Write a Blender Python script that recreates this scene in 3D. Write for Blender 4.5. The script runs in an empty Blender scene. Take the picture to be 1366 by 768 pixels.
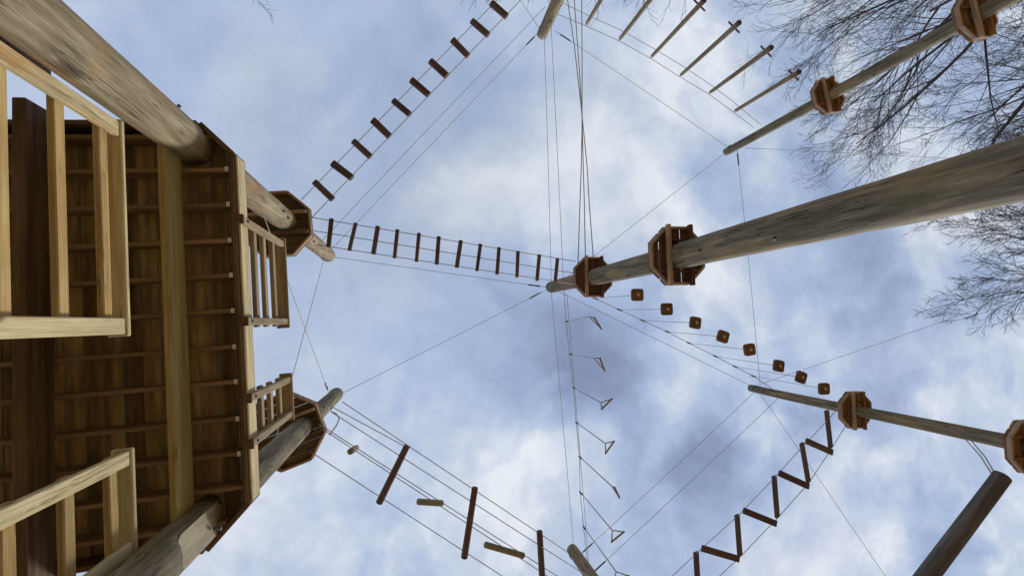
import bpy, bmesh, math, random
import numpy as np
from mathutils import Vector, Matrix, Quaternion, noise as mnoise

# ------------------------------------------------------------------ camera
sc = bpy.context.scene
col = sc.collection
CAM_Z = 1.6                       # eye height of the photographer
FOC = 670.0                       # focal length in photo pixels (1366 wide)
ZEN = (549.0, 430.0)              # where the zenith falls in the photo
YAW = math.radians(-4.3)
zc = np.array([ZEN[0] - 683.0, -(ZEN[1] - 384.0), -FOC]); zc /= np.linalg.norm(zc)
xc = np.array([1.0, 0, 0]); xc -= zc * xc.dot(zc); xc /= np.linalg.norm(xc)
yc = np.cross(zc, xc)
cs, sn = math.cos(YAW), math.sin(YAW)
xc, yc = cs * xc + sn * yc, -sn * xc + cs * yc
ROT = np.array([xc, yc, zc])      # camera -> world

cam_d = bpy.data.cameras.new('camera')
cam_d.sensor_width = 36.0
cam_d.lens = 36.0 * FOC / 1366.0
cam_d.clip_start = 0.05
cam_d.clip_end = 2000.0
cam = bpy.data.objects.new('camera', cam_d)
col.objects.link(cam)
M = Matrix([list(r) for r in ROT]).to_4x4()
M.translation = Vector((0, 0, CAM_Z))
cam.matrix_world = M
sc.camera = cam

# ------------------------------------------------------------------ world, sun, exposure
SUN_EL, SUN_AZ = math.radians(36), math.atan2(0.80, 0.60)      # azimuth from +Y towards +X
world = bpy.data.worlds.new('World'); sc.world = world
world.use_nodes = True
sc.view_settings.view_transform = 'Standard'
sc.view_settings.look = 'None'
sc.view_settings.exposure = 0.0
sc.view_settings.gamma = 1.0
sun_d = bpy.data.lights.new('sun', 'SUN')
sun_d.energy = 2.8
sun_d.angle = math.radians(12)
sun_d.color = (1.0, 0.94, 0.85)
sun = bpy.data.objects.new('sun', sun_d); col.objects.link(sun)
sdir = Vector((math.cos(SUN_EL) * math.sin(SUN_AZ), math.cos(SUN_EL) * math.cos(SUN_AZ), math.sin(SUN_EL)))
sun.location = sdir * 60
sun.rotation_euler = sdir.to_track_quat('Z', 'Y').to_euler()


def at(px, py, h):
    """point at height h above the eye, seen at photo pixel (px, py)"""
    d = ROT @ np.array([px - 683.0, -(py - 384.0), -FOC])
    d = d * (h / d[2])
    return Vector((d[0], d[1], d[2] + CAM_Z))


class NT:
    """small helper for node trees"""
    def __init__(self, tree):
        self.t = tree; self.n = tree.nodes; self.l = tree.links

    def new(self, kind, **kw):
        nd = self.n.new(kind)
        for k, v in kw.items():
            setattr(nd, k, v)
        return nd

    def put(self, sock, v):
        if isinstance(v, bpy.types.NodeSocket):
            self.l.new(v, sock)
        elif v is not None:
            if hasattr(sock, 'default_value'):
                try:
                    sock.default_value = v
                except Exception:
                    sock.default_value = (*v, 1.0)

    def math(self, op, a, b=None, c=None, clamp=False):
        nd = self.new('ShaderNodeMath', operation=op, use_clamp=clamp)
        self.put(nd.inputs[0], a)
        if b is not None: self.put(nd.inputs[1], b)
        if c is not None: self.put(nd.inputs[2], c)
        return nd.outputs[0]

    def vec(self, op, a, b=None, scale=None):
        nd = self.new('ShaderNodeVectorMath', operation=op)
        self.put(nd.inputs[0], a)
        if b is not None: self.put(nd.inputs[1], b)
        if scale is not None: self.put(nd.inputs[3], scale)
        return nd.outputs[1] if op in ('LENGTH', 'DISTANCE', 'DOT_PRODUCT') else nd.outputs[0]

    def noise(self, vec, scale, detail=4, rough=0.55, dist=0.0, color=False):
        nd = self.new('ShaderNodeTexNoise')
        self.put(nd.inputs['Vector'], vec)
        nd.inputs['Scale'].default_value = scale
        nd.inputs['Detail'].default_value = detail
        nd.inputs['Roughness'].default_value = rough
        nd.inputs['Distortion'].default_value = dist
        return nd.outputs['Color' if color else 'Fac']

    def ramp(self, fac, stops, interp='LINEAR'):
        nd = self.new('ShaderNodeValToRGB')
        self.put(nd.inputs[0], fac)
        cr = nd.color_ramp
        cr.interpolation = interp
        while len(cr.elements) < len(stops):
            cr.elements.new(0.5)
        for e, (p, c) in zip(cr.elements, stops):
            e.position = p; e.color = (*c, 1.0)
        return nd.outputs[0]

    def rng(self, v, a, b, c=0.0, d=1.0, smooth=False):
        nd = self.new('ShaderNodeMapRange')
        if smooth: nd.interpolation_type = 'SMOOTHSTEP'
        self.put(nd.inputs['Value'], v)
        for k, x in zip(('From Min', 'From Max', 'To Min', 'To Max'), (a, b, c, d)):
            nd.inputs[k].default_value = x
        return nd.outputs[0]

    def mix(self, fac, a, b, mode='MIX'):
        nd = self.new('ShaderNodeMix', data_type='RGBA', blend_type=mode)
        self.put(nd.inputs[0], fac)
        self.put(nd.inputs[6], a if isinstance(a, bpy.types.NodeSocket) else (*a, 1.0))
        self.put(nd.inputs[7], b if isinstance(b, bpy.types.NodeSocket) else (*b, 1.0))
        return nd.outputs[2]


# --- the sky: clear Nishita sky behind a broken layer of cloud
w = NT(world.node_tree)
w.n.clear()
w_out = w.new('ShaderNodeOutputWorld')
w_bg = w.new('ShaderNodeBackground')
w_bg.inputs['Strength'].default_value = 0.1
w.l.new(w_bg.outputs[0], w_out.inputs[0])
sky = w.new('ShaderNodeTexSky', sky_type='NISHITA')
sky.sun_disc = False
sky.sun_elevation = SUN_EL
sky.sun_rotation = SUN_AZ
tc = w.new('ShaderNodeTexCoord')
sep = w.new('ShaderNodeSeparateXYZ'); w.l.new(tc.outputs['Generated'], sep.inputs[0])
zz = w.math('MAXIMUM', sep.outputs[2], 0.13)
cmb = w.new('ShaderNodeCombineXYZ')
w.put(cmb.inputs[0], w.math('DIVIDE', sep.outputs[0], zz))
w.put(cmb.inputs[1], w.math('DIVIDE', sep.outputs[1], zz))
flat = cmb.outputs[0]             # position on the cloud layer
warp = w.vec('SUBTRACT', w.noise(flat, 2.1, 5, 0.6, color=True), (0.5, 0.5, 0.5))
warped = w.vec('ADD', flat, w.vec('SCALE', warp, scale=0.34))
puff = w.noise(warped, 2.3, 7, 0.52)
wisp = w.noise(w.vec('ADD', warped, (3.1, 7.7, 0.0)), 4.6, 8, 0.58)
# part of the layer is a smooth sheet, the rest is broken up
cs_ = at(400, 130, 1.0)
broken = w.rng(w.vec('DISTANCE', warped, (cs_.x, cs_.y, 0.0)), 0.35, 0.95, 0.42, 1.0, smooth=True)
curl = w.vec('ADD', warped, w.vec('SCALE', w.vec('SUBTRACT', w.noise(flat, 7.0, 5, 0.6, color=True), (0.5, 0.5, 0.5)), scale=0.11))
shred = w.noise(curl, 9.0, 8, 0.60)
tex = w.math('ADD', w.math('MULTIPLY', w.math('SUBTRACT', puff, 0.5), 1.0), w.math('MULTIPLY', w.math('SUBTRACT', wisp, 0.5), 0.66))
tex = w.math('ADD', tex, w.math('MULTIPLY', w.math('SUBTRACT', shred, 0.5), 0.40))
val = w.math('ADD', w.math('MULTIPLY', tex, broken), 0.545)
# individual thick and thin places of the cloud layer: photo pixel, radius, amount
BANKS = [(735, 440, 130, -0.28), (810, 485, 95, -0.20), (890, 590, 105, -0.26), (975, 610, 80, -0.14), (830, 560, 80, -0.10), (720, 520, 70, -0.08),
         (790, 205, 130, 0.26), (660, 250, 80, 0.14), (875, 520, 70, 0.24), (640, 570, 130, 0.08), (1010, 585, 60, 0.2),
         (930, 60, 140, 0.16), (690, 650, 110, 0.14), (430, 690, 150, 0.12), (130, 30, 300, -0.02),
         (560, 90, 110, -0.10), (470, 330, 120, -0.05), (720, 110, 90, -0.06), (1120, 270, 90, -0.08),
         (1180, 420, 110, -0.10), (1230, 330, 60, 0.10), (1080, 690, 90, 0.05), (1240, 600, 90, 0.06)]
for px, py, rad, amt in BANKS:
    c = at(px, py, 1.0)
    dist = w.vec('DISTANCE', curl, (c.x, c.y, 0.0))
    val = w.math('ADD', val, w.rng(dist, 0.0, 1.5 * rad / FOC, amt, 0.0, smooth=True))
cloud = w.ramp(val, [(0.12, (2.35, 2.95, 4.55)), (0.34, (3.35, 4.22, 6.30)), (0.50, (4.30, 5.32, 7.30)),
                     (0.64, (5.8, 6.55, 7.9)), (0.80, (8.0, 8.5, 9.2))])
thin = w.rng(w.noise(warped, 1.3, 4, 0.5), 0.42, 0.70, 0.0, 0.22, smooth=True)
w.put(w_bg.inputs['Color'], w.mix(thin, cloud, sky.outputs[0]))


# ------------------------------------------------------------------ materials (grain runs along local X)
def wood(name, stops, grain=(1.2, 16, 16), stain=None, stain_amt=0.5, rough=0.8, bump=0.35, vary=0.25, cracks=0.0, knots=0.0, streak=None):
    m = bpy.data.materials.new(name); m.use_nodes = True
    t = NT(m.node_tree); b = t.n['Principled BSDF']
    tcn = t.new('ShaderNodeTexCoord'); inf = t.new('ShaderNodeObjectInfo')
    off = t.vec('SCALE', (17.3, 9.1, 5.7), scale=inf.outputs['Random'])
    p = t.vec('ADD', tcn.outputs['Object'], off)
    g = t.vec('MULTIPLY', p, grain)
    bw = t.noise(p, 1.6, 3, 0.5, color=True)
    g = t.vec('ADD', g, t.vec('SCALE', bw, scale=0.45))
    n = t.noise(g, 1.0, 8, 0.62)
    c = t.ramp(n, stops)
    fine = t.noise(t.vec('MULTIPLY', p, (3.0, 90, 90)), 1.0, 4, 0.6)
    c = t.mix(0.6, c, t.ramp(fine, [(0.3, (0.45, 0.42, 0.4)), (0.7, (1.0, 1.0, 1.0))]), 'MULTIPLY')
    if stain:
        sv = t.noise(t.vec('MULTIPLY', p, (1.1, 2.4, 2.4)), 1.6, 5, 0.6)
        c = t.mix(t.rng(sv, 0.48, 0.70, 0, stain_amt, True), c, stain)
    if streak:
        sv = t.noise(t.vec('MULTIPLY', p, streak[1]), 1.0, 5, 0.6)
        c = t.mix(t.rng(sv, streak[2], streak[3], 0, streak[4], True), c, streak[0])
    if knots:
        vor = t.new('ShaderNodeTexVoronoi'); vor.inputs['Scale'].default_value = knots
        t.put(vor.inputs['Vector'], t.vec('MULTIPLY', p, (0.8, 1.5, 1.5)))
        c = t.mix(t.rng(vor.outputs['Distance'], 0.05, 0.13, 0.75, 0.0, True), c, (0.06, 0.035, 0.02))
    h = n
    if cracks:
        cr = t.noise(t.vec('ADD', t.vec('MULTIPLY', p, (0.7, 26, 26)), t.vec('SCALE', bw, scale=1.2)), 1.0, 3, 0.5)
        ck = t.math('ABSOLUTE', t.math('SUBTRACT', cr, 0.5))
        k = t.rng(ck, 0.0, 0.028, 1.0, 0.0, True)
        patch = t.rng(t.noise(p, 1.3, 2, 0.5), 0.44, 0.58, 0, 1, True)
        k = t.math('MULTIPLY', k, patch)
        c = t.mix(t.math('MULTIPLY', k, cracks), c, (0.02, 0.016, 0.012))
        h = t.math('SUBTRACT', h, t.math('MULTIPLY', k, 0.8))
    # each board has its own tone
    tone = t.rng(inf.outputs['Random'], 0, 1, 1.0 - vary, 1.0 + vary)
    hs = t.new('ShaderNodeHueSaturation'); t.put(hs.inputs['Color'], c); t.put(hs.inputs['Value'], tone)
    t.put(b.inputs['Base Color'], hs.outputs[0])
    b.inputs['Roughness'].default_value = rough
    b.inputs['Specular IOR Level'].default_value = 0.25
    bp = t.new('ShaderNodeBump'); bp.inputs['Strength'].default_value = bump; bp.inputs['Distance'].default_value = 0.012
    t.put(bp.inputs['Height'], t.math('ADD', h, t.math('MULTIPLY', fine, 0.35)))
    t.l.new(bp.outputs[0], b.inputs['Normal'])
    return m


def plain(name, colr, rough=0.6, metal=0.0, var=0.25, scale=30.0):
    m = bpy.data.materials.new(name); m.use_nodes = True
    t = NT(m.node_tree); b = t.n['Principled BSDF']
    tcn = t.new('ShaderNodeTexCoord')
    n = t.noise(tcn.outputs['Object'], scale, 5, 0.6)
    lo = tuple(x * (1 - var) for x in colr); hi = tuple(min(1, x * (1 + var)) for x in colr)
    t.put(b.inputs['Base Color'], t.ramp(n, [(0.3, lo), (0.7, hi)]))
    b.inputs['Roughness'].default_value = rough
    b.inputs['Metallic'].default_value = metal
    return m


MAT = {}
MAT['pole'] = wood('weathered_pole_wood', [(0.28, (0.14, 0.115, 0.07)), (0.5, (0.29, 0.245, 0.155)), (0.72, (0.46, 0.405, 0.28))],
                   grain=(1.7, 19, 19), stain=(0.40, 0.20, 0.07), stain_amt=0.55, cracks=0.9, knots=1.0, vary=0.06, bump=0.5)
MAT['pole_grey'] = wood('grey_green_pole_wood', [(0.28, (0.080, 0.070, 0.046)), (0.5, (0.215, 0.19, 0.125)), (0.72, (0.38, 0.34, 0.235))],
                        grain=(1.5, 18, 18), stain=(0.115, 0.11, 0.06), stain_amt=0.7, cracks=0.9, knots=1.1, vary=0.08, bump=0.5,
                        streak=((0.38, 0.26, 0.12), (0.6, 4, 4), 0.50, 0.66, 0.55))
MAT['lumber'] = wood('pale_treated_lumber', [(0.25, (0.47, 0.37, 0.17)), (0.5, (0.60, 0.51, 0.29)), (0.78, (0.76, 0.67, 0.43))],
                     grain=(1.5, 22, 22), stain=(0.40, 0.34, 0.19), stain_amt=0.75, knots=2.4, vary=0.12, bump=0.3,
                     streak=((0.46, 0.27, 0.09), (0.8, 5, 5), 0.52, 0.70, 0.7), cracks=0.5)
MAT['gold_lumber'] = wood('golden_brown_lumber', [(0.25, (0.30, 0.19, 0.065)), (0.5, (0.46, 0.32, 0.125)), (0.78, (0.62, 0.49, 0.25))],
                          grain=(1.5, 22, 22), stain=(0.32, 0.22, 0.09), stain_amt=0.7, knots=2.4, vary=0.15, bump=0.3, cracks=0.5)
MAT['old_lumber'] = wood('weathered_brown_lumber', [(0.25, (0.22, 0.155, 0.085)), (0.5, (0.36, 0.28, 0.165)), (0.78, (0.50, 0.42, 0.27))],
                         grain=(1.5, 22, 22), stain=(0.20, 0.14, 0.08), stain_amt=0.6, knots=2.4, vary=0.15, bump=0.3)
MAT['beam'] = wood('stained_beam_wood', [(0.25, (0.26, 0.17, 0.06)), (0.5, (0.43, 0.33, 0.12)), (0.75, (0.58, 0.48, 0.21))],
                   grain=(1.0, 18, 18), stain=(0.34, 0.29, 0.07), stain_amt=0.7, vary=0.10, bump=0.25, knots=1.2)
MAT['beam_dark'] = wood('dark_beam_wood', [(0.25, (0.065, 0.040, 0.021)), (0.5, (0.13, 0.082, 0.042)), (0.75, (0.23, 0.155, 0.08))],
                        grain=(1.0, 16, 16), stain=(0.17, 0.11, 0.035), stain_amt=0.5, vary=0.10, bump=0.25)
MAT['joist'] = wood('brown_joist_wood', [(0.25, (0.15, 0.09, 0.045)), (0.5, (0.25, 0.16, 0.08)), (0.75, (0.36, 0.25, 0.13))],
                    grain=(1.0, 18, 18), vary=0.15, bump=0.2)
MAT['under'] = wood('damp_deck_board_wood', [(0.28, (0.12, 0.077, 0.036)), (0.5, (0.29, 0.185, 0.082)), (0.72, (0.46, 0.31, 0.14))],
                    grain=(1.2, 12, 12), stain=(0.06, 0.055, 0.036), stain_amt=0.6, vary=0.35, bump=0.3,
                    streak=((0.50, 0.39, 0.15), (0.9, 7, 7), 0.46, 0.70, 0.7))
MAT['orange'] = wood('orange_brown_platform_wood', [(0.25, (0.17, 0.08, 0.027)), (0.5, (0.30, 0.155, 0.058)), (0.75, (0.45, 0.26, 0.115))],
                     grain=(1.6, 18, 18), stain=(0.14, 0.07, 0.03), stain_amt=0.55, vary=0.25, bump=0.3)
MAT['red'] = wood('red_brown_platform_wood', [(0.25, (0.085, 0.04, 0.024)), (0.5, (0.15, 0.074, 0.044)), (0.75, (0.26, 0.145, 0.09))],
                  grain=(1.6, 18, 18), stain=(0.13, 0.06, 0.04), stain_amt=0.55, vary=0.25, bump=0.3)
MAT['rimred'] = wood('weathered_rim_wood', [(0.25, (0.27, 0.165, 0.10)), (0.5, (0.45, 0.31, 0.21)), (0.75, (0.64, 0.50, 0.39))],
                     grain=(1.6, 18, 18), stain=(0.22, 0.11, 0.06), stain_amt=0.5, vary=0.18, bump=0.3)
MAT['rung'] = wood('dark_red_rung_wood', [(0.25, (0.065, 0.042, 0.041)), (0.5, (0.125, 0.083, 0.079)), (0.75, (0.22, 0.16, 0.15))],
                   grain=(2.0, 30, 30), vary=0.2, bump=0.3)
MAT['log'] = wood('pale_log_wood', [(0.25, (0.19, 0.14, 0.09)), (0.5, (0.31, 0.25, 0.17)), (0.75, (0.43, 0.36, 0.26))],
                  grain=(1.5, 24, 24), vary=0.15, bump=0.35, cracks=0.6)
MAT['lit_log'] = wood('lit_short_log_wood', [(0.25, (0.17, 0.155, 0.11)), (0.5, (0.29, 0.27, 0.195)), (0.75, (0.43, 0.41, 0.31))],
                   grain=(2.0, 24, 24), vary=0.15, bump=0.35)  # paler tone carries the light on the sides of the short logs
MAT['dark_log'] = wood('dark_wet_log_wood', [(0.25, (0.06, 0.054, 0.058)), (0.5, (0.12, 0.112, 0.112)), (0.75, (0.23, 0.215, 0.19))],
                       grain=(1.2, 14, 14), stain=(0.085, 0.095, 0.05), stain_amt=0.5, vary=0.05, bump=0.5, cracks=0.5)
MAT['block'] = wood('brown_block_wood', [(0.25, (0.10, 0.055, 0.03)), (0.5, (0.18, 0.105, 0.06)), (0.75, (0.28, 0.18, 0.11))],
                    grain=(5, 9, 9), vary=0.2, bump=0.3)
MAT['steel'] = plain('galvanised_steel_cable', (0.42, 0.43, 0.45), 0.75, 0.0)
MAT['dark_steel'] = plain('dark_steel', (0.12, 0.12, 0.125), 0.5, 0.5)
MAT['lit_end'] = plain('lit_end_plate', (0.62, 0.60, 0.56), 0.45, 0.3)  # bright colour standing for daylight on the joist ends
MAT['rope'] = plain('grey_rope', (0.40, 0.385, 0.36), 0.9)
MAT['pad'] = plain('pale_knot', (0.50, 0.34, 0.22), 0.9)
MAT['bark'] = plain('grey_bark', (0.085, 0.07, 0.068), 0.95, 0.0, 0.4, 6.0)
MAT['twig'] = plain('dark_twig_bark', (0.07, 0.058, 0.062), 0.95, 0.0, 0.3, 4.0)


# ------------------------------------------------------------------ object helpers
def link(o, parent=None):
    col.objects.link(o)
    if parent is not None:
        o.parent = parent
    return o


def tag(o, label=None, cat=None, group=None, kind=None):
    if label: o['label'] = label
    if cat: o['category'] = cat
    if group: o['group'] = group
    if kind: o['kind'] = kind
    return o


def thing(name, label, cat, loc, group=None):
    o = bpy.data.objects.new(name, None)
    o.empty_display_size = 0.2
    o.location = loc
    link(o)
    return tag(o, label, cat, group)


def mesh_from(name, vs, fs, smooth=False):
    me = bpy.data.meshes.new(name)
    me.from_pydata([tuple(v) for v in vs], [], [tuple(f) for f in fs])
    me.validate()
    if smooth:
        me.polygons.foreach_set('use_smooth', [True] * len(me.polygons))
    me.update()
    return me


def place(name, me, mat, parent, mw):
    """link mesh me at world matrix mw, as a child of parent (or top level)"""
    if not me.materials:
        me.materials.append(mat)
    o = bpy.data.objects.new(name, me)
    link(o, parent)
    if me.materials[0] is not mat:
        o.material_slots[0].link = 'OBJECT'
        o.material_slots[0].material = mat
    if parent is not None:
        pm = Matrix.Translation(parent.location) @ parent.rotation_euler.to_matrix().to_4x4()
        if parent.parent is not None:
            gp = parent.parent
            pm = Matrix.Translation(gp.location) @ gp.rotation_euler.to_matrix().to_4x4() @ pm
        mw = pm.inverted() @ mw
    o.matrix_basis = mw
    o.rotation_mode = 'XYZ'
    return o


def frame(p0, p1, up=(0, 0, 1), mid=True):
    """matrix with X from p0 to p1 and Z close to up; origin at the middle"""
    p0, p1 = Vector(p0), Vector(p1)
    x = (p1 - p0).normalized()
    z = Vector(up)
    z = z - x * z.dot(x)
    if z.length < 1e-5:
        z = Vector((1, 0, 0)) - x * x.x
    z.normalize()
    y = z.cross(x)
    m = Matrix((x, y, z)).transposed().to_4x4()
    m.translation = (p0 + p1) / 2 if mid else p0
    return m


BOX = {}


def box_mesh(L, wd, th, bev=0.006):
    k = (round(L, 3), round(wd, 3), round(th, 3), bev)
    if k in BOX:
        return BOX[k]
    bm = bmesh.new()
    bmesh.ops.create_cube(bm, size=1.0)
    bmesh.ops.scale(bm, vec=(L, wd, th), verts=bm.verts)
    if bev:
        bmesh.ops.bevel(bm, geom=list(bm.edges), offset=min(bev, th * 0.3), segments=1, affect='EDGES')
    me = bpy.data.meshes.new('board'); bm.to_mesh(me); bm.free()
    BOX[k] = me
    return me


def board(name, p0, p1, wd, th, mat, parent=None, up=(0, 0, 1), bev=0.007):
    """a straight board from p0 to p1 (centre line); th is measured along up"""
    L = (Vector(p1) - Vector(p0)).length
    return place(name, box_mesh(L, wd, th, bev), MAT[mat], parent, frame(p0, p1, up))


LOG = {}


def log_mesh(L, r0, r1, n=12, rings=2, rnd=0.0, seed=0, round_end=0.0, shave=None):
    k = (round(L, 3), round(r0, 4), round(r1, 4), n, rings, rnd, seed, round_end, shave)
    if k in LOG:
        return LOG[k]
    vs, fs = [], []
    xs = [-L / 2 + L * i / rings for i in range(rings + 1)]
    rs = [r0 + (r1 - r0) * i / rings for i in range(rings + 1)]
    if round_end:
        xs = [xs[0]] + [xs[0] + round_end] + xs[1:-1] + [xs[-1] - round_end, xs[-1]]
        rs = [rs[0] * 0.80, rs[0]] + rs[1:-1] + [rs[-1], rs[-1] * 0.80]
    for i, (x, r) in enumerate(zip(xs, rs)):
        for j in range(n):
            a = 2 * math.pi * j / n
            rr = r
            if rnd:
                rr *= 1 + rnd * (mnoise.noise(Vector((x * 0.55 + seed * 7.3, math.cos(a) * 1.3, math.sin(a) * 1.3)))
                                 + 0.5 * mnoise.noise(Vector((x * 2.6 + seed, math.cos(a) * 2.3, math.sin(a) * 2.3))))
            y, z = rr * math.cos(a), rr * math.sin(a)
            if rnd and rings > 50:    # a slightly crooked trunk
                y += 0.028 * mnoise.noise(Vector((x * 0.22, seed * 3.1, 0.4)))
                z += 0.028 * mnoise.noise(Vector((x * 0.22, seed * 3.1, 7.4)))
            if shave and shave[0] < x < shave[1]:
                d = y * shave[2] + z * shave[3]
                lim = r * shave[4]
                if d > lim:
                    y -= (d - lim) * shave[2]; z -= (d - lim) * shave[3]
            vs.append((x, y, z))
    m = len(xs)
    for i in range(m - 1):
        for j in range(n):
            a, b = i * n + j, i * n + (j + 1) % n
            fs.append((a, b, b + n, a + n))
    fs.append(tuple(range(n - 1, -1, -1)))
    fs.append(tuple((m - 1) * n + j for j in range(n)))
    me = mesh_from('log', vs, fs)
    sm = [True] * len(me.polygons); sm[-1] = sm[-2] = False
    me.polygons.foreach_set('use_smooth', sm)
    LOG[k] = me
    return me


def log(name, p0, p1, r0, r1, mat, parent=None, up=(0, 0, 1), **kw):
    L = (Vector(p1) - Vector(p0)).length
    return place(name, log_mesh(L, r0, r1, **kw), MAT[mat], parent, frame(p0, p1, up))


def tube_data(pts, rad, n=6):
    vs, fs = [], []
    pts = [Vector(p) for p in pts]
    if not hasattr(rad, '__len__'):
        rad = [rad] * len(pts)
    t0 = (pts[1] - pts[0]).normalized()
    ref = Vector((0, 0, 1)) if abs(t0.z) < 0.9 else Vector((1, 0, 0))
    u = t0.cross(ref).normalized()
    for i, p in enumerate(pts):
        t = (pts[min(i + 1, len(pts) - 1)] - pts[max(i - 1, 0)]).normalized()
        u = (u - t * u.dot(t)).normalized()
        v = t.cross(u)
        for j in range(n):
            a = 2 * math.pi * j / n
            vs.append(p + rad[i] * (u * math.cos(a) + v * math.sin(a)))
    for i in range(len(pts) - 1):
        for j in range(n):
            a, b = i * n + j, i * n + (j + 1) % n
            fs.append((a, b, b + n, a + n))
    k = (len(pts) - 1) * n
    fs.append(tuple(range(n - 1, -1, -1)))
    fs.append(tuple(k + j for j in range(n)))
    return vs, fs


def tube(name, pts, rad, mat, parent=None, n=6):
    o = Vector(pts[0])
    vs, fs = tube_data([Vector(p) - o for p in pts], rad, n)
    return place(name, mesh_from(name, vs, fs, True), MAT[mat], parent, Matrix.Translation(o))


def sagged(a, b, sag=0.02, n=10):
    a, b = Vector(a), Vector(b)
    L = (b - a).length
    return [a.lerp(b, i / n) - Vector((0, 0, 4 * sag * L * (i / n) * (1 - i / n))) for i in range(n + 1)]


CR = 0.0062                        # radius of a steel cable


def cable(a, b, label, sag=0.004, fit=(1, 1), rad=CR, group='steel safety cables between the poles', name='steel_cable'):
    pts = sagged(a, b, sag)
    o = tube(name, pts, rad, 'steel')
    tag(o, label, 'cable', group)
    for end, on in ((0, fit[0]), (-1, fit[1])):
        if on:
            q0 = Vector(pts[end]); q1 = Vector(pts[1 if end == 0 else -2])
            d = (q1 - q0).normalized()
            tube('turnbuckle', [q0 + d * 0.12, q0 + d * 0.16, q0 + d * 0.42, q0 + d * 0.46], [0.009, 0.019, 0.019, 0.009], 'dark_steel', o)
    return o


def prism(poly, z0, z1):
    """vertical prism over a flat polygon [(x, y)]"""
    n = len(poly)
    vs = [(x, y, z0) for x, y in poly] + [(x, y, z1) for x, y in poly]
    fs = [tuple(range(n - 1, -1, -1)), tuple(range(n, 2 * n))]
    fs += [(i, (i + 1) % n, n + (i + 1) % n, n + i) for i in range(n)]
    return vs, fs


def clip(poly, a, b, c):
    """keep the part of poly where a*x + b*y <= c"""
    out = []
    for i in range(len(poly)):
        p, q = poly[i], poly[(i + 1) % len(poly)]
        dp, dq = a * p[0] + b * p[1] - c, a * q[0] + b * q[1] - c
        if dp <= 0: out.append(p)
        if dp * dq < 0:
            s = dp / (dp - dq)
            out.append((p[0] + s * (q[0] - p[0]), p[1] + s * (q[1] - p[1])))
    return out


# ------------------------------------------------------------------ ground
gm = bpy.data.materials.new('wood_chip_ground'); gm.use_nodes = True
t = NT(gm.node_tree)
tcn = t.new('ShaderNodeTexCoord')
gn = t.noise(tcn.outputs['Object'], 0.35, 8, 0.6)
gf = t.noise(tcn.outputs['Object'], 28.0, 6, 0.7)
gc = t.mix(gf, t.ramp(gn, [(0.35, (0.20, 0.13, 0.065)), (0.65, (0.32, 0.215, 0.11))]), (0.40, 0.28, 0.15))
t.put(t.n['Principled BSDF'].inputs['Base Color'], gc)
t.n['Principled BSDF'].inputs['Roughness'].default_value = 0.95
N = 48
vs, fs = [], []
for i in range(N + 1):
    for j in range(N + 1):
        u, v = (i / N * 2 - 1), (j / N * 2 - 1)
        x, y = 600 * u * abs(u) ** 1.5, 600 * v * abs(v) ** 1.5
        vs.append((x, y, 0.10 * mnoise.noise(Vector((x * 0.15, y * 0.15, 0.3)))))
for i in range(N):
    for j in range(N):
        a = i * (N + 1) + j
        fs.append((a, a + N + 1, a + N + 2, a + 1))
me = mesh_from('ground', vs, fs, True); me.materials.append(gm)
tag(link(bpy.data.objects.new('ground', me)), kind='structure')

# ------------------------------------------------------------------ poles
H_TOP = 12.0
POLES = {}
BASES = {}


def hpole(key, px, py):
    """height at which the ray through (px, py) passes the pole's own distance"""
    p = POLES[key]; d = at(px, py, 1.0)
    return math.hypot(p.x, p.y) / math.hypot(d.x, d.y)


def onpole(key, h):
    p, b = POLES[key], BASES[key]
    return b.lerp(p, (CAM_Z + h) / p.z)


def pole(key, px, py, r_bot, r_top, mat, label, seed, shave=None, bolts=(), lower=None):
    p = at(px, py, H_TOP); POLES[key] = p
    b = Vector((p.x, p.y, 0))
    if lower:                     # a slightly leaning pole
        q = at(*lower); b = p + (q - p) * (p.z / (p.z - q.z))
    BASES[key] = b
    root = thing('utility_pole', label, 'pole', b, 'tall wooden poles of the ropes course')
    top = CAM_Z + H_TOP
    log('shaft', b + (b - p) * 0.03, p, r_bot, r_top, mat, root, up=(1, 0, 0), n=28, rings=70, rnd=0.035, seed=seed, shave=shave)
    for h in (11.8,):
        r = (r_top + (r_bot - r_top) * (H_TOP - h) / 14) * 1.02 + 0.002
        log('cable_band', onpole(key, h - 0.02), onpole(key, h + 0.02), r, r, 'dark_steel', root, up=(1, 0, 0), n=20)
    for h, a in bolts:
        d = Vector((math.cos(math.radians(a)), math.sin(math.radians(a)), 0))
        r = r_top + (r_bot - r_top) * (H_TOP - h) / 14
        c = onpole(key, h) + d * r
        log('bolt', c - d * 0.03, c + d * 0.028, 0.016, 0.016, 'dark_steel', root, n=6)
    return root


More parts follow.
